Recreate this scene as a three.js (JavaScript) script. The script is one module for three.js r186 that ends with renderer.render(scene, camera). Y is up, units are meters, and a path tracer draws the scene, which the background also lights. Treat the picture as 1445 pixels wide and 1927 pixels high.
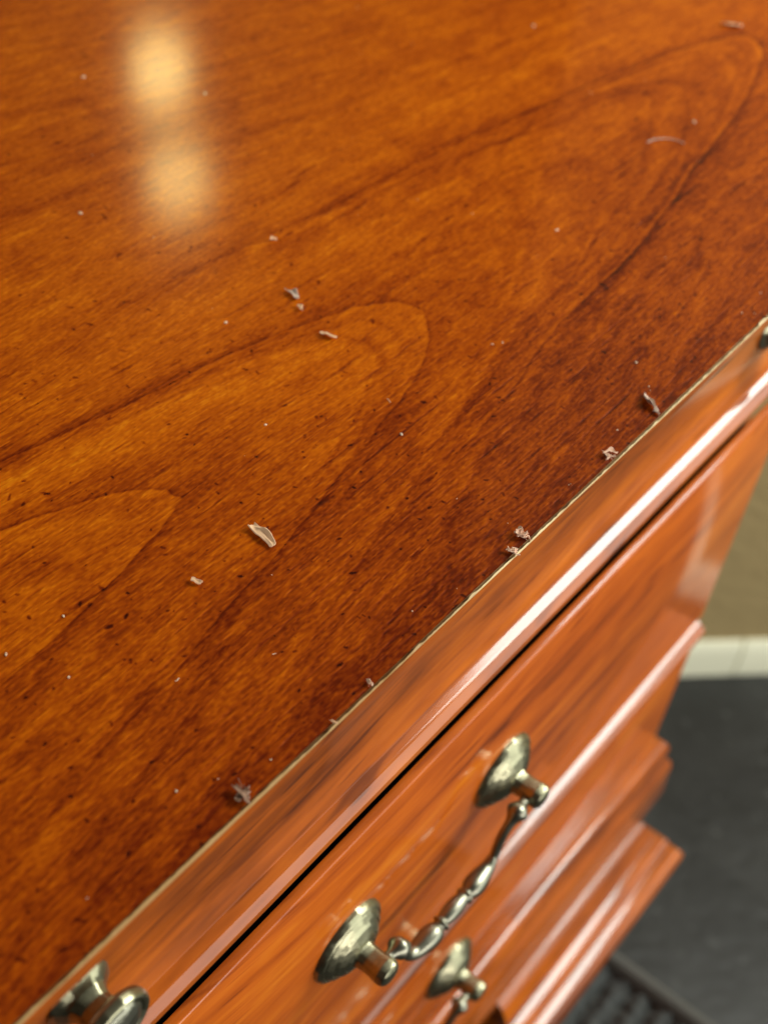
import * as THREE from 'three';
import { mergeGeometries, mergeVertices, toCreasedNormals } from 'three/addons/utils/BufferGeometryUtils.js';
import { RectAreaLightUniformsLib } from 'three/addons/lights/RectAreaLightUniformsLib.js';

// ------------------------------------------------------------------ camera, light, exposure
// Shapes are written in units of U metres, measured from the front edge of the top (x along the edge, y up, z outwards).
const U = 0.25, FLOOR = -3.2;
const P = (x, y, z) => new THREE.Vector3(x * U, (y - FLOOR) * U, z * U);
const scene = new THREE.Scene();
const camera = new THREE.PerspectiveCamera(41.4, 767 / 1024, 0.01, 60);
{
  const right = new THREE.Vector3(0.61908957, 0.10029451, 0.77888967);
  const up = new THREE.Vector3(0.51078106, 0.70193777, -0.49637292);
  const back = new THREE.Vector3(-0.59651555, 0.70514139, 0.38333382);
  camera.quaternion.setFromRotationMatrix(new THREE.Matrix4().makeBasis(right, up, back));
  camera.position.copy(P(0, 1, 0.406));
  camera.focus = 1.38 * U;
  camera.userData.fStop = 10.5;
  camera.updateMatrixWorld(true);
}
const renderer = new THREE.WebGLRenderer({ antialias: true });
renderer.setSize(767, 1024);
renderer.toneMapping = THREE.LinearToneMapping;
renderer.toneMappingExposure = 1;
renderer.shadowMap.enabled = true;
RectAreaLightUniformsLib.init();
scene.background = new THREE.Color(0.035, 0.035, 0.03);          // the dim rest of the room
{
  // a bright lamp panel to the right, just above and in front of the edge
  const w = new THREE.RectAreaLight(new THREE.Color(0.97, 1.0, 0.93), 21, 0.62, 0.42);
  w.position.copy(P(4.4, 2.5, 1.9)); w.lookAt(P(1.2, -0.2, -0.2)); scene.add(w);
  // soft fill light with no fixture, added to brighten the drawer fronts
  const f = new THREE.RectAreaLight(new THREE.Color(1.0, 0.97, 0.92), 5.5, 1.6, 0.9);
  f.position.copy(P(-0.5, 0.5, 8.5)); f.lookAt(P(1, -0.6, 0)); scene.add(f);
  // the broad dull daylight of a curtained window behind the lamp
  const d = new THREE.RectAreaLight(new THREE.Color(0.95, 1.0, 0.93), 3.0, 3.2, 1.6);
  d.position.copy(P(8.0, 1.0, 9.5)); d.lookAt(P(1, 0, 0)); scene.add(d);
  // a ceiling panel overhead
  const c = new THREE.RectAreaLight(new THREE.Color(0.96, 1.0, 0.90), 2.2, 0.9, 0.9);
  c.position.copy(P(-2.6, 4.6, -2.4)); c.lookAt(P(0.9, 0, -0.3)); scene.add(c);
  // two warm lamps on the ceiling behind the top
  for (const [x, z, d, r, i] of [[1.3377, -0.9607, [0.6208, 0.4641, -0.6318], 2.1, 0.22], [1.1418, -0.7207, [0.6021, 0.5273, -0.5994], 2.2, 0.21]]) {
    const l = new THREE.PointLight(new THREE.Color(1.0, 0.78, 0.30), i, 0, 2);
    l.position.copy(P(x + d[0] * 6, d[1] * 6, z + d[2] * 6));
    l.castShadow = true; l.shadow.radius = r; scene.add(l);
  }
}

// ------------------------------------------------------------------ noise and helpers
function rng(seed) { let s = seed >>> 0; return () => { s = (s + 0x6d2b79f5) >>> 0; let t = Math.imul(s ^ (s >>> 15), 1 | s); t = (t + Math.imul(t ^ (t >>> 7), 61 | t)) ^ t; return ((t ^ (t >>> 14)) >>> 0) / 4294967296; }; }
const LAT = new Float32Array(65536); { const r = rng(7); for (let i = 0; i < 65536; i++) LAT[i] = r() * 2 - 1; }
function vn(x, y) {
  const xf = Math.floor(x), yf = Math.floor(y); let u = x - xf, v = y - yf;
  u = u * u * (3 - 2 * u); v = v * v * (3 - 2 * v);
  const a = xf & 255, b = (xf + 1) & 255, c = (yf & 255) << 8, d = ((yf + 1) & 255) << 8;
  const p = LAT[c | a], q = LAT[c | b], s = LAT[d | a], t = LAT[d | b];
  return p + (q - p) * u + (s - p) * v + (p - q - s + t) * u * v;
}
function fbm(x, y, n) { let s = 0, a = 0.5; for (let i = 0; i < n; i++) { s += a * vn(x, y); x = x * 2.03 + 17.3; y = y * 2.03 + 9.1; a *= 0.5; } return s; }
const sst = (a, b, x) => { x = Math.min(1, Math.max(0, (x - a) / (b - a))); return x * x * (3 - 2 * x); };
const enc = (c) => Math.round(255 * (c <= 0.0031308 ? 12.92 * c : 1.055 * Math.pow(Math.min(1, c), 1 / 2.4) - 0.055));
function tex(w, h, data, srgb, repeat) {
  const t = new THREE.DataTexture(data, w, h, THREE.RGBAFormat);
  t.magFilter = THREE.LinearFilter; t.minFilter = THREE.LinearMipmapLinearFilter; t.generateMipmaps = true;
  t.wrapS = t.wrapT = repeat ? THREE.RepeatWrapping : THREE.ClampToEdgeWrapping;
  if (srgb) t.colorSpace = THREE.SRGBColorSpace;
  t.needsUpdate = true; return t;
}
// stained cherry: dark .. light, t from 0 to 1
const RAMP = [[0.030, 0.0024, 0.0002], [0.15, 0.0145, 0.0004], [0.345, 0.054, 0.0006], [0.56, 0.118, 0.0010], [0.74, 0.22, 0.004]];
const MOULD = [[0.05, 0.0095, 0.001], [0.16, 0.031, 0.002], [0.37, 0.078, 0.004], [0.54, 0.13, 0.005], [0.68, 0.21, 0.01]];
const FRONT = [[0.045, 0.008, 0.001], [0.15, 0.026, 0.003], [0.36, 0.066, 0.005], [0.52, 0.110, 0.007], [0.66, 0.19, 0.012]];
function ramp(t, o, ramp = RAMP) {
  t = Math.min(0.9999, Math.max(0, t)) * 4; const i = Math.floor(t), f = t - i, a = ramp[i], b = ramp[i + 1];
  for (let k = 0; k < 3; k++) o[k] = a[k] + (b[k] - a[k]) * f;
}

// ------------------------------------------------------------------ the figured top: colour and relief
const TX0 = -0.9, TX1 = 2.6, TZ0 = -1.46;                           // the top
const GX0 = -0.06, GX1 = 2.56, GZ0 = -1.44, GZ1 = 0.0;             // where its texture lies (mirrored beyond)
function topTextures() {
  const W = 2048, H = 2048, col = new Uint8Array(W * H * 4), bmp = new Uint8Array(W * H * 4), val = new Float32Array(W * H), hei = new Float32Array(W * H);
  // cathedral figures: tip x, axis z, half width factors above and below the axis
  const arches = [
    { xt: 2.19, zc: -0.405, ku: 0.148, kl: 0.238, seed: 3, len: 1.7, inner: [0.055, 0.10, 0.24, 0.30], amp: 1.45 },
    { xt: 1.155, zc: -0.335, ku: 0.196, kl: 0.243, seed: 9, len: 1.0, inner: [0.022, 0.05, 0.085], amp: 1.15 },
    { xt: 0.712, zc: -0.302, ku: 0.250, kl: 0.115, seed: 21, len: 0.45, inner: [], amp: 1.25 },
  ];
  for (let j = 0; j < H; j++) {
    const z = GZ0 + (GZ1 - GZ0) * (j + 0.5) / H;
    for (let i = 0; i < W; i++) {
      const x = GX0 + (GX1 - GX0) * (i + 0.5) / W;
      const wz = z + 0.020 * vn(x * 1.7, z * 5 + 3) + 0.005 * vn(x * 6, z * 16);
      let t = 0.57, b = 0;
      // growth rings cut at a slant: nested parabolas that run out into straight grain
      const sp = Math.min(1, Math.max(0, (x - 0.5) / 1.7)), zc = -0.295 - 0.115 * sp, k = wz < zc ? 0.225 - 0.075 * sp : 0.24;
      const w = Math.abs(wz - zc), q = w < 0.17 ? w * w : 0.34 * w - 0.0289, G = x + q / (k * k);
      t += 0.042 * vn(G * 5.5 + 3, 1.5 + x * 0.4) + 0.042 * vn(G * 14, 7 + x * 0.8) + 0.040 * vn(G * 37, x * 1.5);
      const ring = Math.abs(vn(G * 6.2 + 40, 3 + x * 0.3)); t -= 0.085 * Math.pow(1 - ring, 22) * (0.4 + 0.6 * sst(-0.3, 0.4, vn(x * 2, z * 4)));
      t += 0.11 * fbm(x * 1.1 + 4, wz * 3.4, 3);                     // drift of the stain
      const blot = fbm(x * 22 + 50, z * 36 + 2, 4);
      t += 0.13 * blot;                                              // uneven stain
      const jx = 1.5 * vn(x * 9, z * 40);
      const f1 = vn(x * 34 + jx, wz * 380), f2 = vn(x * 75 + 31, wz * 620 + jx), f3 = vn(x * 230, z * 430);
      t += 0.075 * f1 + 0.085 * f2 + 0.10 * f3;                      // fibres
      const fl = vn(x * 70 + 400 * z, z * 300 - x * 60);
      t += 0.10 * sst(0.4, 0.85, fl);                                // little light flecks across the fibres
      // long dark pores
      const po = vn(x * 11 + 90, wz * 260); t -= 0.17 * sst(0.6, 0.92, po) * sst(-0.1, 0.5, vn(x * 3 + 5, z * 7));
      b += 0.5 * f1 + 0.5 * f2 + 0.4 * f3 - 0.9 * sst(0.5, 0.95, po);
      for (const A of arches) {
        const k = wz < A.zc ? A.ku : A.kl, w = z - A.zc + 0.010 * vn(x * 4 + A.seed, z * 7) + 0.0028 * vn(x * 22 + A.seed, z * 30);
        const p = A.xt - (w / k) * (w / k) - x + 0.010 * vn(x * 8, z * 12 + A.seed) + 0.005 * vn(x * 60, z * 90);
        const g = 2 * Math.abs(w) / (k * k) + 1, d = p / Math.sqrt(g * g + 1) * 1.35;      // about the distance to the line, inside positive
        const fade = A.amp * sst(A.xt - A.len, A.xt - A.len * 0.35, x) * (0.75 + 0.25 * vn(x * 5 + A.seed, z * 9));
        if (d > -0.05 && d < 0.3 && fade > 0) {
          const dark = d < 0 ? 0.55 * Math.exp(d / 0.0045) + 0.45 * Math.exp(d / 0.024) : Math.exp(-d / 0.0012);
          t -= fade * 0.25 * dark;
          if (d > 0) t += fade * (0.11 * Math.exp(-d / 0.009) + 0.05 * sst(0, 0.004, d) * Math.exp(-d / 0.10));
          for (const q of A.inner) { const e = (p - q * (1 + 0.3 * vn(x * 6 + q * 40, z * 6))) / Math.sqrt(g * g + 1) * 1.35; if (Math.abs(e) < 0.04) t -= fade * 0.13 * (e < 0 ? Math.exp(e / 0.007) : Math.exp(-e / 0.003)); }
        }
      }
      // darker towards the front edge, with a narrow band of darker stain along it
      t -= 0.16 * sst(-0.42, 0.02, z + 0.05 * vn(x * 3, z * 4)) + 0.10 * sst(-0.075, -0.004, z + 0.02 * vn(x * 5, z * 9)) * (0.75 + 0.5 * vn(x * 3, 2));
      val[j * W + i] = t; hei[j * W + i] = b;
    }
  }
  // flecks of dark finish and short dark slashes, along the grain
  const r = rng(11), sx = W / (GX1 - GX0), sz = H / (GZ1 - GZ0);
  const blob = (x, z, a, c, ang, depth) => {
    const R = Math.max(a, c) * 1.6, ca = Math.cos(ang), sa = Math.sin(ang);
    const i0 = Math.max(0, Math.floor((x - R - GX0) * sx)), i1 = Math.min(W - 1, Math.ceil((x + R - GX0) * sx)), j0 = Math.max(0, Math.floor((z - R - GZ0) * sz)), j1 = Math.min(H - 1, Math.ceil((z + R - GZ0) * sz));
    for (let j = j0; j <= j1; j++) for (let i = i0; i <= i1; i++) {
      const dx = i / sx + GX0 - x, dz = j / sz + GZ0 - z, u = (dx * ca + dz * sa) / a, v = (-dx * sa + dz * ca) / c;
      const d = Math.sqrt(u * u + v * v) + 0.35 * vn(dx * 500 + x * 90, dz * 700 + z * 50);
      val[j * W + i] -= depth * (1 - sst(0.45, 1.15, d));
    }
  };
  for (let n = 0; n < 2600; n++) { const s = 0.0010 + 0.0026 * Math.pow(r(), 3.5); blob(GX0 + r() * 2.62, GZ0 + r() * 1.44, s * (1 + 0.9 * r()), s * 0.75, r() * 3, 0.22 + 0.2 * r()); }
  for (let n = 0; n < 260; n++) { const s = 0.0013 + 0.0013 * r(); blob(0.1 + r() * 1.5, -0.62 + r() * 0.62, s * (1 + 0.8 * r()), s * 0.8, r() * 3, 0.3 + 0.15 * r()); }
  for (let n = 0; n < 150; n++) { const l = 0.012 + 0.04 * r() * r(); blob(GX0 + r() * 2.62, GZ0 + r() * 1.44, l, 0.0016 + 0.003 * r(), (r() - 0.5) * 0.2, 0.08 + 0.13 * r()); }
  const o = [0, 0, 0], cr = rng(5);
  for (let k = 0; k < W * H; k++) {
    ramp(val[k] + 0.02 * (cr() - 0.5), o);
    col[4 * k] = enc(o[0]); col[4 * k + 1] = enc(o[1]); col[4 * k + 2] = enc(o[2]); col[4 * k + 3] = 255;
    const h = Math.max(0, Math.min(255, 128 + 70 * hei[k] + 40 * (val[k] - 0.5)));
    bmp[4 * k] = bmp[4 * k + 1] = bmp[4 * k + 2] = h; bmp[4 * k + 3] = 255;
  }
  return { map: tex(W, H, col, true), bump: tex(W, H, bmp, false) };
}
// plainer lengthwise grain for the fronts and mouldings, u along the grain
function frontTexture(seed, lift, tones = FRONT) {
  const W = 1024, H = 1024, col = new Uint8Array(W * H * 4), o = [0, 0, 0];
  for (let j = 0; j < H; j++) for (let i = 0; i < W; i++) {
    const x = i / W * 2.7, y = j / H * 2.2, wy = y + 0.05 * vn(x * 1.6 + seed, y * 2.5) + 0.012 * vn(x * 5, y * 9 + seed);
    let t = 0.60 + lift;
    t += 0.20 * fbm(x * 1.1 + seed, wy * 11, 3) + 0.10 * vn(x * 2.4 + seed, wy * 42) + 0.07 * vn(x * 9, wy * 120 + seed) + 0.07 * vn(x * 26, wy * 260) + 0.12 * fbm(x * 14, y * 22 + seed, 4);
    t -= 0.17 * sst(0.30, 0.75, vn(x * 1.9 + 8 + seed, wy * 16)) + 0.20 * sst(0.5, 0.9, vn(x * 12 + seed, wy * 140));
    ramp(t, o, tones); const k = 4 * (j * W + i);
    col[k] = enc(o[0]); col[k + 1] = enc(o[1]); col[k + 2] = enc(o[2]); col[k + 3] = 255;
  }
  return tex(W, H, col, true, true);
}
function fineBump(seed, fx, fy, n) {
  const W = 512, d = new Uint8Array(W * W * 4);
  for (let j = 0; j < W; j++) for (let i = 0; i < W; i++) {
    const v = 128 + 150 * fbm(i / W * fx + seed, j / W * fy, n), k = 4 * (j * W + i);
    d[k] = d[k + 1] = d[k + 2] = Math.max(0, Math.min(255, v)); d[k + 3] = 255;
  }
  return tex(W, W, d, false, true);
}

// ------------------------------------------------------------------ materials
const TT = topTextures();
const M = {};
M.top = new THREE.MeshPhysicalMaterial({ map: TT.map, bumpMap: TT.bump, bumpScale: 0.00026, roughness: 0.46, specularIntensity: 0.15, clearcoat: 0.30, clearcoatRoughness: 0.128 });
M.front = new THREE.MeshPhysicalMaterial({ map: frontTexture(3, 0.09), roughness: 0.5, specularIntensity: 0.15, clearcoat: 0.6, clearcoatRoughness: 0.08 });
M.mould = new THREE.MeshPhysicalMaterial({ map: frontTexture(40, -0.08, MOULD), roughness: 0.5, specularIntensity: 0.15, clearcoat: 1, clearcoatRoughness: 0.11 });
M.inside = new THREE.MeshStandardMaterial({ color: new THREE.Color(0.010, 0.006, 0.004), roughness: 0.9 });  // nearly black: the shade in the gaps is put into the colour
M.edge = new THREE.MeshStandardMaterial({ vertexColors: true, roughness: 0.6, bumpMap: fineBump(2, 40, 9, 3), bumpScale: 0.0003 });
{
  const W = 512, c = new Uint8Array(W * W * 4), rr = new Uint8Array(W * W * 4);
  for (let j = 0; j < W; j++) for (let i = 0; i < W; i++) {
    const n = fbm(i / 22, j / 40, 4), s = fbm(i / 3 + 40, j / 5, 2), w = 0.5 + 0.5 * sst(-0.9, 0.6, n + 0.5 * s), k = 4 * (j * W + i);
    c[k] = enc(0.15 + 0.20 * w); c[k + 1] = enc(0.142 + 0.19 * w); c[k + 2] = enc(0.09 + 0.125 * w); c[k + 3] = 255;
    rr[k] = 0; rr[k + 1] = 62 + 30 * (1 - w) + 14 * s; rr[k + 2] = 255; rr[k + 3] = 255;
  }
  const cm = tex(W, W, c, true, true), rm = tex(W, W, rr, false, true);
  M.brass = new THREE.MeshStandardMaterial({ map: cm, roughness: 0.33, metalness: 1 });
  M.pewter = new THREE.MeshStandardMaterial({ color: new THREE.Color(0.27, 0.262, 0.20), roughness: 0.34, metalness: 1 });
}
M.chip = new THREE.MeshStandardMaterial({ color: new THREE.Color(0.84, 0.52, 0.31), roughness: 0.55 });
M.greyChip = new THREE.MeshStandardMaterial({ color: new THREE.Color(0.58, 0.42, 0.33), roughness: 0.6 });
M.fluff = new THREE.MeshStandardMaterial({ color: new THREE.Color(0.80, 0.52, 0.37), roughness: 0.7 });
M.dark = new THREE.MeshStandardMaterial({ color: new THREE.Color(0.30, 0.17, 0.11), roughness: 0.6 });
{
  const W = 1024, c = new Uint8Array(W * W * 4), q = new Float32Array(W * W), r = rng(77);
  for (let j = 0; j < W; j++) for (let i = 0; i < W; i++) q[j * W + i] = 0.017 + 0.016 * fbm(i / 120, j / 120, 5) + 0.006 * vn(i / 3, j / 3);
  for (let n = 0; n < 500; n++) {                                    // scuffs and dust trodden on the floor
    const x = r() * W, y = r() * W, s = 2 + 9 * r() * r(), v = 0.015 + 0.05 * r();
    for (let b = -12; b <= 12; b++) for (let a = -12; a <= 12; a++) { const d = Math.hypot(a, b) / s + 0.5 * vn(x + a * 0.4, y + b * 0.4); if (d < 1) q[(((y + b) | 0) & 1023) * W + (((x + a) | 0) & 1023)] += v * (1 - d); }
  }
  for (let k = 0; k < W * W; k++) { const v = Math.max(0.01, q[k]); c[4 * k] = enc(v); c[4 * k + 1] = enc(v * 1.02); c[4 * k + 2] = enc(v * 0.98); c[4 * k + 3] = 255; }
  M.floor = new THREE.MeshPhysicalMaterial({ map: tex(W, W, c, true, true), roughness: 0.5, bumpMap: fineBump(9, 60, 60, 3), bumpScale: 0.0006 });
}
M.carpet = new THREE.MeshStandardMaterial({ color: new THREE.Color(0.042, 0.046, 0.044), roughness: 0.9, bumpMap: fineBump(17, 50, 50, 3), bumpScale: 0.003 });
M.rim = new THREE.MeshStandardMaterial({ color: new THREE.Color(0.07, 0.072, 0.064), roughness: 0.75 });
M.wall = new THREE.MeshStandardMaterial({ color: new THREE.Color(0.37, 0.27, 0.118), roughness: 0.9, bumpMap: fineBump(5, 70, 70, 3), bumpScale: 0.001 });
M.skirting = new THREE.MeshStandardMaterial({ color: new THREE.Color(0.90, 0.88, 0.66), roughness: 0.55 });

// ------------------------------------------------------------------ building helpers
function thing(name, label, category, x, y, z, group) {
  const o = new THREE.Group(); o.name = name; o.position.copy(P(x, y, z)); o.userData = { label, category };
  if (group) o.userData.group = group;
  scene.add(o); return o;
}

function add(name, geo, mat, parent, root, at) {                    // geometry in U, measured from the front edge unless «at» is local
  const o = root ? [root.position.x / U, root.position.y / U + FLOOR, root.position.z / U] : [0, 0, 0];
  if (!at) geo.translate(-o[0], -o[1], -o[2]);
  geo.scale(U, U, U);
  const m = new THREE.Mesh(geo, mat); m.name = name; m.castShadow = m.receiveShadow = true; parent.add(m); return m;
}
// a profile [[z or o, y], ...] swept along a path of [x, z, nx, nz]; the offset goes along (nx, nz)
function sweep(profile, path, uvx = 0, closed = false, cap = true, crease = 0.6) {
  const pos = [], uv = [], idx = [], n = profile.length; let run = 0;
  const arc = [0]; for (let k = 1; k < n; k++) arc[k] = arc[k - 1] + Math.hypot(profile[k][0] - profile[k - 1][0], profile[k][1] - profile[k - 1][1]);
  path.forEach((p, i) => {
    if (i) run += Math.hypot(p[0] - path[i - 1][0], p[1] - path[i - 1][1]);
    profile.forEach((q, k) => { pos.push(p[0] + p[2] * q[0], q[1], p[1] + p[3] * q[0]); uv.push((run + uvx) / 2.7, (arc[k] - profile[0][1]) / 2.2); });
  });
  for (let i = 0; i + 1 < path.length; i++) for (let k = 0; k + 1 < n; k++) { const a = i * n + k, b = a + n; idx.push(a, a + 1, b, b, a + 1, b + 1); }
  if (cap) for (const [i, f] of [[0, 1], [path.length - 1, -1]]) {
    const tri = THREE.ShapeUtils.triangulateShape(profile.map((q) => new THREE.Vector2(q[0], q[1])), []);
    const base = pos.length / 3, p = path[i];
    profile.forEach((q) => { pos.push(p[0] + p[2] * q[0], q[1], p[1] + p[3] * q[0]); uv.push(q[0], q[1]); });
    for (const t of tri) f > 0 ? idx.push(base + t[0], base + t[1], base + t[2]) : idx.push(base + t[0], base + t[2], base + t[1]);
  }
  const g = new THREE.BufferGeometry();
  g.setAttribute('position', new THREE.Float32BufferAttribute(pos, 3)); g.setAttribute('uv', new THREE.Float32BufferAttribute(uv, 2)); g.setIndex(idx);
  return toCreasedNormals(g, crease);
}
function smooth(points, per = 6) {                                   // a soft curve through profile points
  const c = new THREE.CatmullRomCurve3(points.map((p) => new THREE.Vector3(p[0], p[1], 0)), false, 'centripetal');
  return c.getPoints(per * (points.length - 1)).map((v) => [v.x, v.y]);
}
function box(x0, x1, y0, y1, z0, z1) { const g = new THREE.BoxGeometry(x1 - x0, y1 - y0, z1 - z0); g.translate((x0 + x1) / 2, (y0 + y1) / 2, (z0 + z1) / 2); return g; }

// ------------------------------------------------------------------ the setting
{
  const g = new THREE.PlaneGeometry(40, 40, 1, 1); g.rotateX(-Math.PI / 2); g.translate(3, FLOOR, 0);
  const uv = g.attributes.uv; for (let i = 0; i < uv.count; i++) uv.setXY(i, uv.getX(i) * 16, uv.getY(i) * 16);
  const f = add('floor', g, M.floor, scene); f.position.y = -FLOOR * U; f.userData.kind = 'structure';
}
{
  const w = thing('wall', 'tan painted wall above a cream skirting board at the right edge', 'wall', 3.7, FLOOR, -0.43);
  const d = Math.SQRT1_2, a = [2.98, -1.15], L = 9;
  const slab = (name, s0, s1, y0, y1, thick, mat, bev) => {
    const prof = bev ? [[0.0, y0], [thick, y0], [thick, y1 - 0.05], [thick * 0.75, y1 - 0.02], [thick * 0.45, y1], [0.0, y1]] : [[-0.5, y0], [thick, y0], [thick, y1], [-0.5, y1]];
    return add(name, sweep(prof.reverse(), [[a[0] + d * s0, a[1] + d * s0, -d, d], [a[0] + d * s1, a[1] + d * s1, -d, d]], 0, false, true, 0.5), mat, w, w);
  };
  slab('wall_panel', 0, L, FLOOR, 5, 0, M.wall);
  const seam = Math.hypot(3.84 - a[0], -0.30 - a[1]);
  slab('skirting_board', 0, seam - 0.004, FLOOR + 0.002, FLOOR + 0.195, 0.03, M.skirting, true);
  slab('skirting_board', seam + 0.004, L, FLOOR + 0.002, FLOOR + 0.195, 0.03, M.skirting, true);
}
const FOOT = -1.85;
{
  const p = thing('carpeted_platform', 'low platform covered in black ribbed carpet under the wooden nightstand', 'platform', 0.8, FLOOR, -0.5);
  add('platform_body', box(-0.4, 1.64, FLOOR, FOOT - 0.03, -1.5, 1.2), M.carpet, p, p);
  const r = rng(4), nx = 260, nz = 420, g = new THREE.PlaneGeometry(2.04, 2.7, nx, nz); g.rotateX(-Math.PI / 2); g.translate(0.62, FOOT, -0.15);
  const q = g.attributes.position;
  for (let i = 0; i < q.count; i++) { const x = q.getX(i), z = q.getZ(i); q.setY(i, FOOT - 0.026 + 0.018 * Math.pow(0.5 + 0.5 * Math.sin(z * 115 + 0.8 * vn(x * 6, z * 6)), 0.7) + 0.007 * vn(x * 80, z * 80)); }
  g.computeVertexNormals();
  add('carpet', g, M.carpet, p, p);
  const rim = smooth([[0.0, -0.03], [0.028, -0.03], [0.03, 0.0], [0.02, 0.012], [0.0, 0.008], [-0.012, -0.02]], 4).map(([o, y]) => [o, y + FOOT]).reverse();
  add('rim_strip', sweep(rim, [[1.64, 1.2, 1, 0], [1.64, -1.5, 1, 0]]), M.rim, p, p);
}

// ------------------------------------------------------------------ the nightstand
const XL = -0.078, XR = 1.815, MID = 0.8635, BACK = -1.25;
const N = thing('nightstand', 'reddish brown cherry nightstand with chipped top edge and antique brass pulls', 'nightstand', MID, FOOT, -0.65);
{
  // the top: a thin veneered sheet over a core, worn pale along the front
  const g = new THREE.PlaneGeometry(TX1 - TX0, -0.004 - TZ0, 1, 1); g.rotateX(-Math.PI / 2); g.translate((TX0 + TX1) / 2, 0, (TZ0 - 0.004) / 2);
  const q = g.attributes.position, uv = g.attributes.uv; for (let i = 0; i < q.count; i++) uv.setXY(i, (q.getX(i) - GX0) / (GX1 - GX0), (q.getZ(i) - GZ0) / (GZ1 - GZ0));
  for (const m of [TT.map, TT.bump]) m.wrapS = m.wrapT = THREE.MirroredRepeatWrapping;
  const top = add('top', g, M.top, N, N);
  add('core', box(TX0, TX1, -0.024, -0.001, TZ0, -0.006), M.mould, top, N);
  // the pale edge strip, nicked along its length
  const n = 1800, prof = 6, pos = [], idx = [], uvs = [], cols = [];
  for (let i = 0; i <= n; i++) {
    const x = TX0 + (TX1 - TX0) * i / n, e = 0.0004 * vn(x * 9, 1) + 0.0004 * vn(x * 90, 5) + 0.0004 * vn(x * 230, 3) + 0.0018 * sst(0.6, 0.9, vn(x * 33, 9)), lo = 0.0015 * vn(x * 30, 14), th = 0.5 + 0.5 * sst(-0.5, 0.5, vn(x * 5, 40) + 0.5 * vn(x * 21, 44));
    for (const [z, y] of [[-0.0024 * th - 0.9 * e, 0.0004], [-0.0012 * th - 0.7 * e, 0.0005], [-0.0003, -0.0006 - e * 0.4], [0.0001, -0.002 * th], [-0.0004, -0.004 * th + lo * 0.4], [-0.006, -0.005]]) { pos.push(x, y, z); uvs.push(x * 0.4, z * 8 + y * 8); const m = sst(0.35, 1.25, x + 0.25 * vn(x * 14, 30) + 0.12 * vn(x * 70, 2)); cols.push(0.36 + 0.28 * m, 0.19 + 0.30 * m, 0.055 + 0.19 * m); }
  }
  for (let i = 0; i < n; i++) for (let k = 0; k + 1 < prof; k++) { const a = i * prof + k, b = a + prof; idx.push(a, a + 1, b, b, a + 1, b + 1); }
  const s = new THREE.BufferGeometry(); s.setAttribute('position', new THREE.Float32BufferAttribute(pos, 3)); s.setAttribute('uv', new THREE.Float32BufferAttribute(uvs, 2)); s.setAttribute('color', new THREE.Float32BufferAttribute(cols, 3)); s.setIndex(idx); s.computeVertexNormals();
  const es = add('edge_strip', s, M.edge, top, N); es.userData.label = 'pale worn edge where the veneer has chipped away';
  // the lip under the strip
  const lip = [[-0.006, -0.0052], [-0.0012, -0.0065], [-0.0004, -0.013], [-0.001, -0.0235], [-0.006, -0.024]];
  add('lower_lip', sweep(lip, [[TX0, 0, 0, 1], [TX1, 0, 0, 1]], 0, false, false), M.mould, top, N);
}
{
  // the shallow pull-out tray front: flat band, hollow, fillet and a rounded nose
  const flat = smooth([[-0.034, -0.028], [-0.035, -0.07], [-0.036, -0.135], [-0.034, -0.165], [-0.028, -0.188], [-0.0215, -0.202]], 5);
  const nose = smooth([[-0.021, -0.2060], [-0.0135, -0.2095], [-0.0065, -0.2145], [-0.0018, -0.2205], [-0.001, -0.2265], [-0.0045, -0.2345], [-0.012, -0.2395]], 6);
  const profile = [[-0.12, -0.028], ...flat, [-0.0208, -0.2055], ...nose, [-0.12, -0.241]];
  add('tray_front', sweep(profile, [[TX0 + 0.12, 0, 0, 1], [TX1 - 0.12, 0, 0, 1]], 0.2), M.mould, N, N);
  add('tray_runner', box(XL + 0.03, XR - 0.045, -0.30, -0.244, BACK, -0.13), M.inside, N, N);
}
function lathe(points, seg = 40) { const g = new THREE.LatheGeometry(points.map((p) => new THREE.Vector2(p[0], p[1])), seg); g.rotateX(Math.PI / 2); return toCreasedNormals(g, 0.7); }
function trayKnob(x, y) {
  const k = new THREE.Group(); k.name = 'knob'; k.position.set((x - MID) * U, (y - FOOT) * U, (-0.035 + 0.65) * U); N.add(k);
  add('neck', lathe(smooth([[0.034, 0.0], [0.0315, 0.004], [0.0225, 0.010], [0.0178, 0.018], [0.0178, 0.026], [0.022, 0.033], [0.026, 0.036]], 5)), M.brass, k, null, true);
  add('disc', lathe([...smooth([[0.024, 0.034], [0.034, 0.035], [0.0365, 0.037], [0.0375, 0.041], [0.0370, 0.047], [0.0345, 0.0495], [0.0320, 0.0488]], 4), [0.0300, 0.0465], [0.0290, 0.0445]], 64), M.brass, k, null, true);
  add('dome', lathe(smooth([[0.0292, 0.0440], [0.0285, 0.0466], [0.022, 0.0512], [0.012, 0.0542], [0.00001, 0.0552]], 5), 48), M.pewter, k, null, true);
}
trayKnob(0.318, -0.128); trayKnob(1.63, -0.128);
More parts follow.
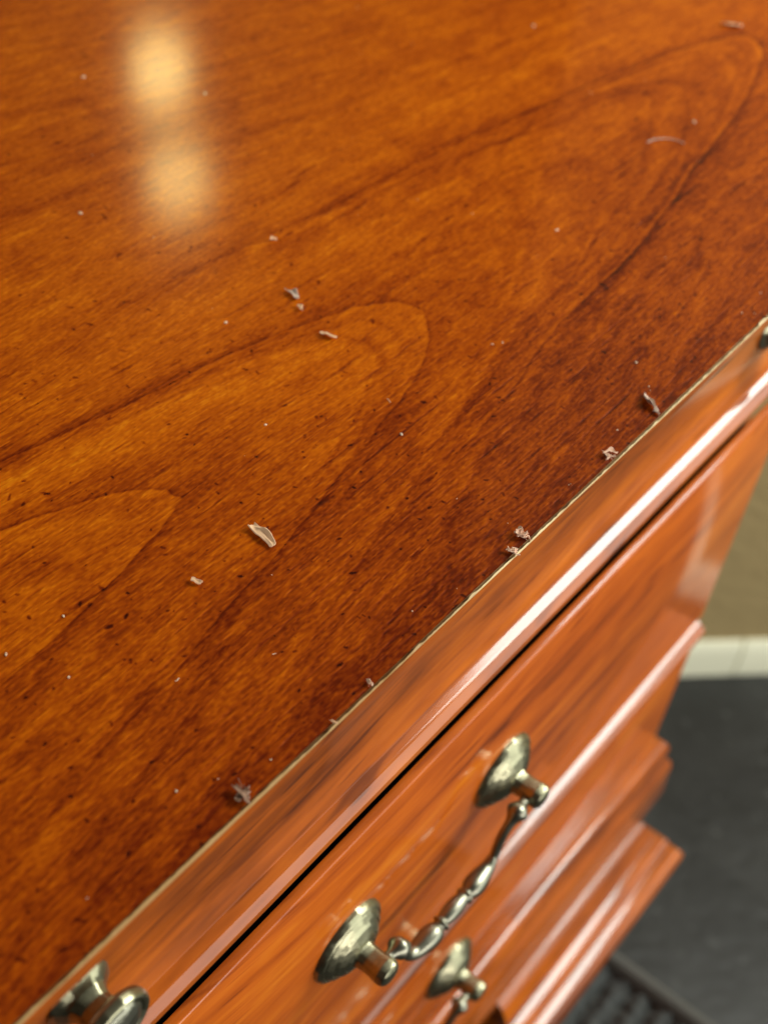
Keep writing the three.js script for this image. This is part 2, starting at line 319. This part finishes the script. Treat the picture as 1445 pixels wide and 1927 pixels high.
{
  // drawer fronts with softly rounded edges
  const front = (y0, y1, z, uvx) => {
    const r = 0.008, prof = [[z - 0.013, y1]];
    for (let k = 0; k <= 5; k++) { const a = k / 5 * Math.PI / 2; prof.push([z - r + r * Math.sin(a), y1 - r + r * Math.cos(a)]); }
    prof.push([z, (y0 + y1) / 2]);
    for (let k = 0; k <= 5; k++) { const a = k / 5 * Math.PI / 2; prof.push([z - 1.6 * r + 1.6 * r * Math.cos(a), y0 + 2.2 * r - 2.2 * r * Math.sin(a)]); }
    prof.push([z - 0.02, y0]);
    // the ends are eased too

    return sweep(prof, [[XL + 0.006, -0.012, 0, 1], [XL + 0.012, -0.003, 0, 1], [XL + 0.022, 0, 0, 1], [XR - 0.022 + z, 0, 0, 1], [XR - 0.012 + z, -0.003, 0, 1], [XR - 0.005 + z, -0.012, 0, 1]], uvx);
  };
  add('drawer_front', front(-0.885, -0.305, -0.008, 0.35), M.front, N, N);
  add('drawer_front', front(-1.288, -0.972, -0.004, 1.1), M.front, N, N);
  // the rail between them: a bead between two fillets
  const rail = [[-0.06, -0.895], [-0.022, -0.895], [-0.022, -0.903], ...smooth([[-0.021, -0.9035], [-0.011, -0.9065], [-0.002, -0.9115], [0.003, -0.919], [0.0045, -0.929], [0.001, -0.939], [-0.010, -0.9445]], 5), [-0.018, -0.946], [-0.018, -0.954], [-0.024, -0.955], [-0.024, -0.966], [-0.06, -0.966]];
  add('rail_moulding', sweep(rail, [[XL, 0, 0, 1], [XR - 0.012, 0, 0, 1]], 0.6), M.mould, N, N);
  add('case', box(XL + 0.03, XR - 0.045, -1.62, -0.34, BACK, -0.058), M.inside, N, N);
  add('side_panel', box(XR - 0.044, XR - 0.014, -1.62, -0.2425, BACK, -0.060), M.front, N, N);
  add('side_panel', box(XL - 0.001, XL + 0.029, -1.62, -0.2425, BACK, -0.060), M.front, N, N);
  // base moulding: two beads over an ogee, returned along both sides
  const bm = smooth([[-0.004, -1.296], [0.010, -1.300], [0.020, -1.316], [0.024, -1.330], [0.022, -1.346]], 4).concat([[0.023, -1.357]], smooth([[0.025, -1.360], [0.034, -1.375], [0.0385, -1.395], [0.0385, -1.425]], 4), smooth([[0.040, -1.45], [0.042, -1.49], [0.038, -1.53], [0.031, -1.57], [0.028, -1.605]], 5), [[0.028, -1.62], [-0.06, -1.62]]);
  bm.unshift([-0.06, -1.295]);
  const around = (pr) => sweep(pr, [[XL, BACK, -1, 0], [XL, 0, -1, 1], [XR, 0, 1, 1], [XR, BACK, 1, 0]], 0.1, false, false);
  add('base_moulding', around(bm), M.mould, N, N);
  // bracket feet: a step, a rounded nose and a lower flare
  const foot = [[-0.04, -1.622], [0.030, -1.622], ...smooth([[0.034, -1.624], [0.048, -1.645], [0.060, -1.678], [0.064, -1.688]], 4), ...smooth([[0.065, -1.690], [0.078, -1.6945], [0.089, -1.702], [0.0945, -1.715], [0.0935, -1.738]], 5), ...smooth([[0.095, -1.742], [0.109, -1.7465], [0.121, -1.7545], [0.128, -1.770], [0.127, -1.812], [0.112, -1.838]], 5), [0.100, FOOT], [-0.04, FOOT]];
  add('bracket_foot', sweep(foot, [[1.275, 0, 0, 1], [XR, 0, 1, 1], [XR, -0.40, 1, 0]], 0.4), M.mould, N, N);
  add('bracket_foot', sweep(foot, [[XL, -0.40, -1, 0], [XL, 0, -1, 1], [2 * MID - 1.275, 0, 0, 1]], 0.4), M.mould, N, N);
  add('bracket_foot', sweep(foot, [[XR, BACK + 0.35, 1, 0], [XR, BACK, 1, 0]], 0.4), M.mould, N, N);
  add('bracket_foot', sweep(foot, [[XL, BACK, -1, 0], [XL, BACK + 0.35, -1, 0]], 0.4), M.mould, N, N);
}
// bail pulls: two turned rosettes, two posts and a swan-neck bail hung between them
function makePull() {
  const g = new THREE.Group(); g.name = 'drawer_pull';
  const ros = [[0.061, 0.0], ...smooth([[0.061, 0.002], [0.0605, 0.005], [0.058, 0.0085], [0.0545, 0.0108]], 3), [0.0525, 0.0098], ...smooth([[0.0510, 0.0122], [0.048, 0.0158], [0.0450, 0.0170]], 3), [0.0430, 0.0158], ...smooth([[0.0412, 0.0186], [0.036, 0.0230], [0.0305, 0.0252]], 4), [0.0285, 0.0240], ...smooth([[0.027, 0.0262], [0.024, 0.0276], [0.0215, 0.0282]], 3), [0.0195, 0.0270], [0.017, 0.0284], [0.00001, 0.0288]];
  for (const s of [-1, 1]) {
    const r = add('rosette', lathe(ros, 56), M.brass, g, null, true); r.position.x = s * 0.1675 * U;
    const p = add('post', lathe(smooth([[0.0200, 0.027], [0.0178, 0.032], [0.0172, 0.050], [0.0182, 0.055], [0.0185, 0.062], [0.0175, 0.068], [0.012, 0.0725], [0.00001, 0.0735]], 4), 28), M.brass, g, null, true); p.position.x = s * 0.1675 * U;
  }
  const pts = [[0.1665, 0.0, 0.052], [0.150, -0.001, 0.053], [0.134, -0.004, 0.054], [0.120, -0.014, 0.054], [0.110, -0.030, 0.053], [0.1055, -0.048, 0.052], [0.102, -0.064, 0.052], [0.097, -0.078, 0.053], [0.083, -0.088, 0.054], [0.060, -0.091, 0.055], [0.040, -0.090, 0.056], [0.018, -0.087, 0.056]];
  const full = [...pts, ...pts.slice().reverse().map(([x, y, z]) => [-x, y, z])];
  const c = new THREE.CatmullRomCurve3(full.map((p) => new THREE.Vector3(...p)), false, 'centripetal');
  const SEG = 240, RAD = 14, fr = c.computeFrenetFrames(SEG), pos = [], idx = [], uv = [];
  const bump = (d, w) => Math.exp(-(d * d) / (w * w));
  for (let i = 0; i <= SEG; i++) {
    const q = c.getPointAt(i / SEG), ax = Math.abs(q.x), low = q.y < -0.07 ? 1 : 0;
    let r = 0.0068;
    if (!low) r += 0.0085 * bump(ax - 0.131, 0.0085);
    else if (ax < 0.023) r = 0.0118 - 0.003 * (ax / 0.023) ** 2;
    else { const q = Math.min(1, (ax - 0.031) / 0.066); r = 0.0066 + 0.0062 * bump(ax - 0.0265, 0.0035) + (q > 0 ? 0.0085 * Math.sin(Math.PI * Math.pow(q, 0.62)) : 0); }
    for (let k = 0; k < RAD; k++) { const a = k / RAD * 2 * Math.PI, n = fr.normals[i], b = fr.binormals[i]; pos.push(q.x + r * (Math.cos(a) * n.x + Math.sin(a) * b.x), q.y + r * (Math.cos(a) * n.y + Math.sin(a) * b.y), q.z + r * (Math.cos(a) * n.z + Math.sin(a) * b.z)); uv.push(i / SEG * 2, k / RAD * 0.2); }
  }
  for (let i = 0; i < SEG; i++) for (let k = 0; k < RAD; k++) { const a = i * RAD + k, b = i * RAD + (k + 1) % RAD, d = a + RAD, e = b + RAD; idx.push(a, b, d, d, b, e); }
  const bg = new THREE.BufferGeometry(); bg.setAttribute('position', new THREE.Float32BufferAttribute(pos, 3)); bg.setAttribute('uv', new THREE.Float32BufferAttribute(uv, 2)); bg.setIndex(idx); bg.computeVertexNormals();
  add('bail', bg, M.pewter, g, null, true);
  return g;
}
{
  const a = makePull(), b = a.clone(); N.add(a, b);
  a.position.set(0, (-0.548 - FOOT) * U, (-0.008 + 0.65) * U);
  b.position.set(0, (-1.128 - FOOT) * U, (-0.004 + 0.65) * U);
}

// ------------------------------------------------------------------ chips and splinters lying on the top
// a curled shaving: length, width, curl in radians, thickness; lies along local x
function shaving(L, W, curl, seed, rough = 0.25, th = 0.0012) {
  const nu = 22, nv = 9, pos = [], idx = [];
  const R = W / Math.max(0.2, curl);
  const put = (u, v, side) => {
    const w = (0.55 + 0.45 * Math.sin(Math.PI * Math.min(1, Math.max(0, 0.08 + 0.86 * u)))) * (1 + rough * 0.8 * vn(u * 5 + seed, 3)), a = (v - 0.5) * curl * w;
    const rr = R - side * th; const tw = 0.5 * vn(u * 2.2 + seed, 8);
    let y = -Math.cos(a + tw) * rr + R, z = Math.sin(a + tw) * rr;
    const x = (u - 0.5) * L + rough * 0.16 * L * vn(v * 4 + seed, u * 3 + 6);
    z += rough * 0.35 * W * vn(u * 3.5 + seed, 20); y += rough * 0.35 * W * (vn(u * 4 + seed, v * 3) + 0.4) + 0.0012;
    pos.push(x, Math.max(0.0004, y), z);
  };
  for (const side of [0, 1]) for (let i = 0; i <= nu; i++) for (let k = 0; k <= nv; k++) put(i / nu, k / nv, side);
  const S = (nu + 1) * (nv + 1), at = (s, i, k) => s * S + i * (nv + 1) + k;
  for (let i = 0; i < nu; i++) for (let k = 0; k < nv; k++) { const a = at(0, i, k), b = at(0, i + 1, k), c = at(0, i, k + 1), d = at(0, i + 1, k + 1); idx.push(a, b, c, c, b, d); const e = S; idx.push(a + e, c + e, b + e, c + e, d + e, b + e); }
  for (let i = 0; i < nu; i++) for (const k of [0, nv]) { const a = at(0, i, k), b = at(0, i + 1, k), c = at(1, i, k), d = at(1, i + 1, k); k ? idx.push(a, b, c, c, b, d) : idx.push(a, c, b, b, c, d); }
  for (let k = 0; k < nv; k++) for (const i of [0, nu]) { const a = at(0, i, k), b = at(0, i, k + 1), c = at(1, i, k), d = at(1, i, k + 1); i ? idx.push(a, c, b, b, c, d) : idx.push(a, b, c, c, b, d); }
  const g = new THREE.BufferGeometry(); g.setAttribute('position', new THREE.Float32BufferAttribute(pos, 3)); g.setIndex(idx);
  return toCreasedNormals(g, 0.7);
}
// a torn bit of veneer: a few small ragged flakes and a fibre or two, pressed together
function flakes(L, n, seed) {
  const r = rng(seed), gs = [];
  for (let i = 0; i < n; i++) {
    const l = L * (0.45 + 0.5 * r()), g = shaving(l, l * (0.28 + 0.25 * r()), 0.6 + 1.2 * r(), seed + i * 7, 0.8, 0.0009);
    g.rotateZ(0.25 * (r() - 0.3)); g.rotateY((r() - 0.5) * 2.4); g.translate((r() - 0.5) * L * 0.6, 0.0006 * i, (r() - 0.5) * L * 0.5);
    g.deleteAttribute('uv'); gs.push(g);
  }
  for (let i = 0; i < 2; i++) {
    const a = r() * 6.28, l = L * (0.3 + 0.3 * r());
    const c = new THREE.CatmullRomCurve3([0, 0.5, 1].map((s) => new THREE.Vector3(Math.cos(a) * l * s, 0.001 + 0.3 * l * s * (1 - 0.6 * s), Math.sin(a) * l * s + 0.1 * l * r())));
    const t = new THREE.TubeGeometry(c, 6, L * 0.014, 5, false).toNonIndexed(); t.deleteAttribute('uv'); gs.push(t);
  }
  return mergeGeometries(gs.map((g) => (g.index ? g.toNonIndexed() : g)));
}
function lay(name, label, category, x, z, ang, geo, mat, group) {
  geo.scale(U, U, U);
  const m = new THREE.Mesh(geo, mat); m.name = name; m.castShadow = m.receiveShadow = true;
  m.position.copy(P(x, 0.0003, z)); m.rotation.y = -ang; m.userData = { label, category }; if (group) m.userData.group = group;
  scene.add(m); return m;
}
const DOWN = 2.16;   // heading that runs down the photograph
lay('wood_shaving', 'largest pale curled wood shaving, alone on the lower middle of the tabletop', 'wood shaving', 0.7296, -0.2047, 1.75, shaving(0.035, 0.0135, 1.7, 3, 0.35), M.chip);
lay('wood_chip', 'grey ragged wood chip beside a tiny pale one above the middle grain arch', 'wood chip', 1.0623, -0.4519, 1.75, shaving(0.020, 0.0095, 1.5, 11, 0.5), M.greyChip);
lay('wood_chip_001', 'tiny pale wood chip just below the grey ragged chip', 'wood chip', 1.0463, -0.4285, 1.7, shaving(0.010, 0.0065, 1.6, 17, 0.6), M.chip);
lay('wood_chip_002', 'pale elongated wood chip lying inside the middle grain arch', 'wood chip', 1.0308, -0.3697, 1.30, shaving(0.020, 0.0080, 1.6, 23, 0.4), M.chip);
lay('wood_chip_003', 'small round curled chip left of and below the largest shaving', 'wood chip', 0.6407, -0.2093, 1.3, shaving(0.0105, 0.0075, 1.8, 31, 0.4), M.chip);
lay('wood_sliver', 'grey brown splinter reaching in from the chipped edge, nearest the upper right', 'splinter', 1.2045, -0.0195, 2.15, shaving(0.036, 0.0095, 1.7, 41, 0.7), M.greyChip);
lay('splinter_tuft', 'fluffy pale splinter tuft on the edge, next below the long grey splinter', 'splinter', 1.0905, -0.010, -2.4, flakes(0.017, 4, 51), M.fluff);
lay('splinter_tuft_001', 'pinkish splinter tuft on the edge, upper of the close pair midway along', 'splinter', 0.9185, -0.0085, -2.2, flakes(0.016, 4, 61), M.fluff);
lay('splinter_tuft_002', 'spiky splinter tuft on the edge, lower of the close pair midway along', 'splinter', 0.8915, -0.006, -2.0, flakes(0.013, 4, 71), M.fluff);
lay('splinter_tuft_003', 'tiny pink splinter on the edge, upper of the two small lone ones', 'splinter', 0.6581, -0.0075, -2.0, flakes(0.008, 2, 81), M.fluff);
lay('splinter_tuft_004', 'tiny pale splinter on the edge, lower of the two small lone ones', 'splinter', 0.6045, -0.0035, -2.4, flakes(0.008, 2, 91), M.chip);
lay('wood_sliver_001', 'dark reddish curled splinter by the edge, nearest the bottom left knob', 'splinter', 0.4965, -0.015, 2.1, flakes(0.021, 3, 95), M.dark);
lay('wood_sliver_002', 'cream flat sliver at the tip of the large grain arch', 'wood chip', 2.195, -0.4415, 0.95, shaving(0.034, 0.009, 0.9, 111, 0.4), M.chip);
lay('wood_chip_004', 'small dull chip above the pair of grey and pale chips', 'wood chip', 1.1324, -0.5487, 0.7, shaving(0.008, 0.006, 1.4, 121, 0.5), M.chip);
{
  const c = new THREE.CatmullRomCurve3([[-0.03, 0, 0.002], [-0.015, 0.001, -0.006], [0, 0.001, -0.008], [0.016, 0.001, -0.005], [0.028, 0, 0.004]].map((p) => new THREE.Vector3(p[0], p[1] + 0.001, p[2])));
  lay('lint_fibre', 'faint grey curved lint fibre inside the large grain arch', 'fibre', 1.753, -0.318, 0.75, new THREE.TubeGeometry(c, 24, 0.0009, 6, false), M.greyChip);
}
{
  // dust: pale grains and hairs strewn over the top, too many and too small to tell apart
  const r = rng(2024), gs = [];
  const grain = (x, y, z, s0) => { const s = s0 * 0.72; const g = new THREE.IcosahedronGeometry(s, 0); g.scale(1 + r(), 0.7, 0.7 + 0.5 * r()); g.rotateY(r() * 6); g.translate(x, y + s * 0.5, z); gs.push(g); };
  for (const [x, z, s] of [[1.8422, -0.3189, 0.003], [1.3397, -0.8676, 0.0035], [1.2407, -1.0172, 0.0035], [0.9956, -0.7578, 0.0028], [1.4294, -0.3025, 0.003], [1.1735, -0.2139, 0.0014], [1.2599, -0.0754, 0.0024], [1.1619, -0.2209, 0.0014], [0.9621, -0.4719, 0.0032], [0.5248, -0.2698, 0.0018], [0.4793, -0.2126, 0.0018], [0.4588, -0.2732, 0.0018], [1.9148, -0.6682, 0.004], [0.9544, -0.1992, 0.0024], [0.86, -0.3163, 0.0022]]) grain(x, 0, z, s);
  for (let i = 0; i < 45; i++) grain(0.1 + r() * 2.2, 0, -1.2 * r(), 0.0005 + 0.0011 * r() * r());
  for (let i = 0; i < 22; i++) { const x = 0.2 + r() * 1.6, s = r() * r(); grain(x, 0, -0.012 - 0.05 * s, 0.0005 + 0.0009 * r()); }
  for (let i = 0; i < 7; i++) {
    const x = 0.2 + r() * 1.9, z = -1.0 * r(), a = r() * 6.28, l = 0.004 + 0.006 * r();
    const c = new THREE.CatmullRomCurve3([0, 0.5, 1].map((s) => new THREE.Vector3(x + Math.cos(a) * l * s + 0.001 * r(), 0.0007, z + Math.sin(a) * l * s + 0.0015 * r())));
    gs.push(new THREE.TubeGeometry(c, 6, 0.0004, 4, false).toNonIndexed());
  }
  const g = mergeGeometries(gs.map((q) => { const n = q.index ? q.toNonIndexed() : q; n.deleteAttribute('uv'); return n; }));
  const m = add('dust', g, new THREE.MeshStandardMaterial({ color: new THREE.Color(0.80, 0.60, 0.42), roughness: 0.7 }), scene);
  m.position.set(0, -FLOOR * U, 0);
  m.userData = { label: 'pale dust specks strewn over the brown tabletop', category: 'dust', kind: 'stuff' };
}
renderer.render(scene, camera);
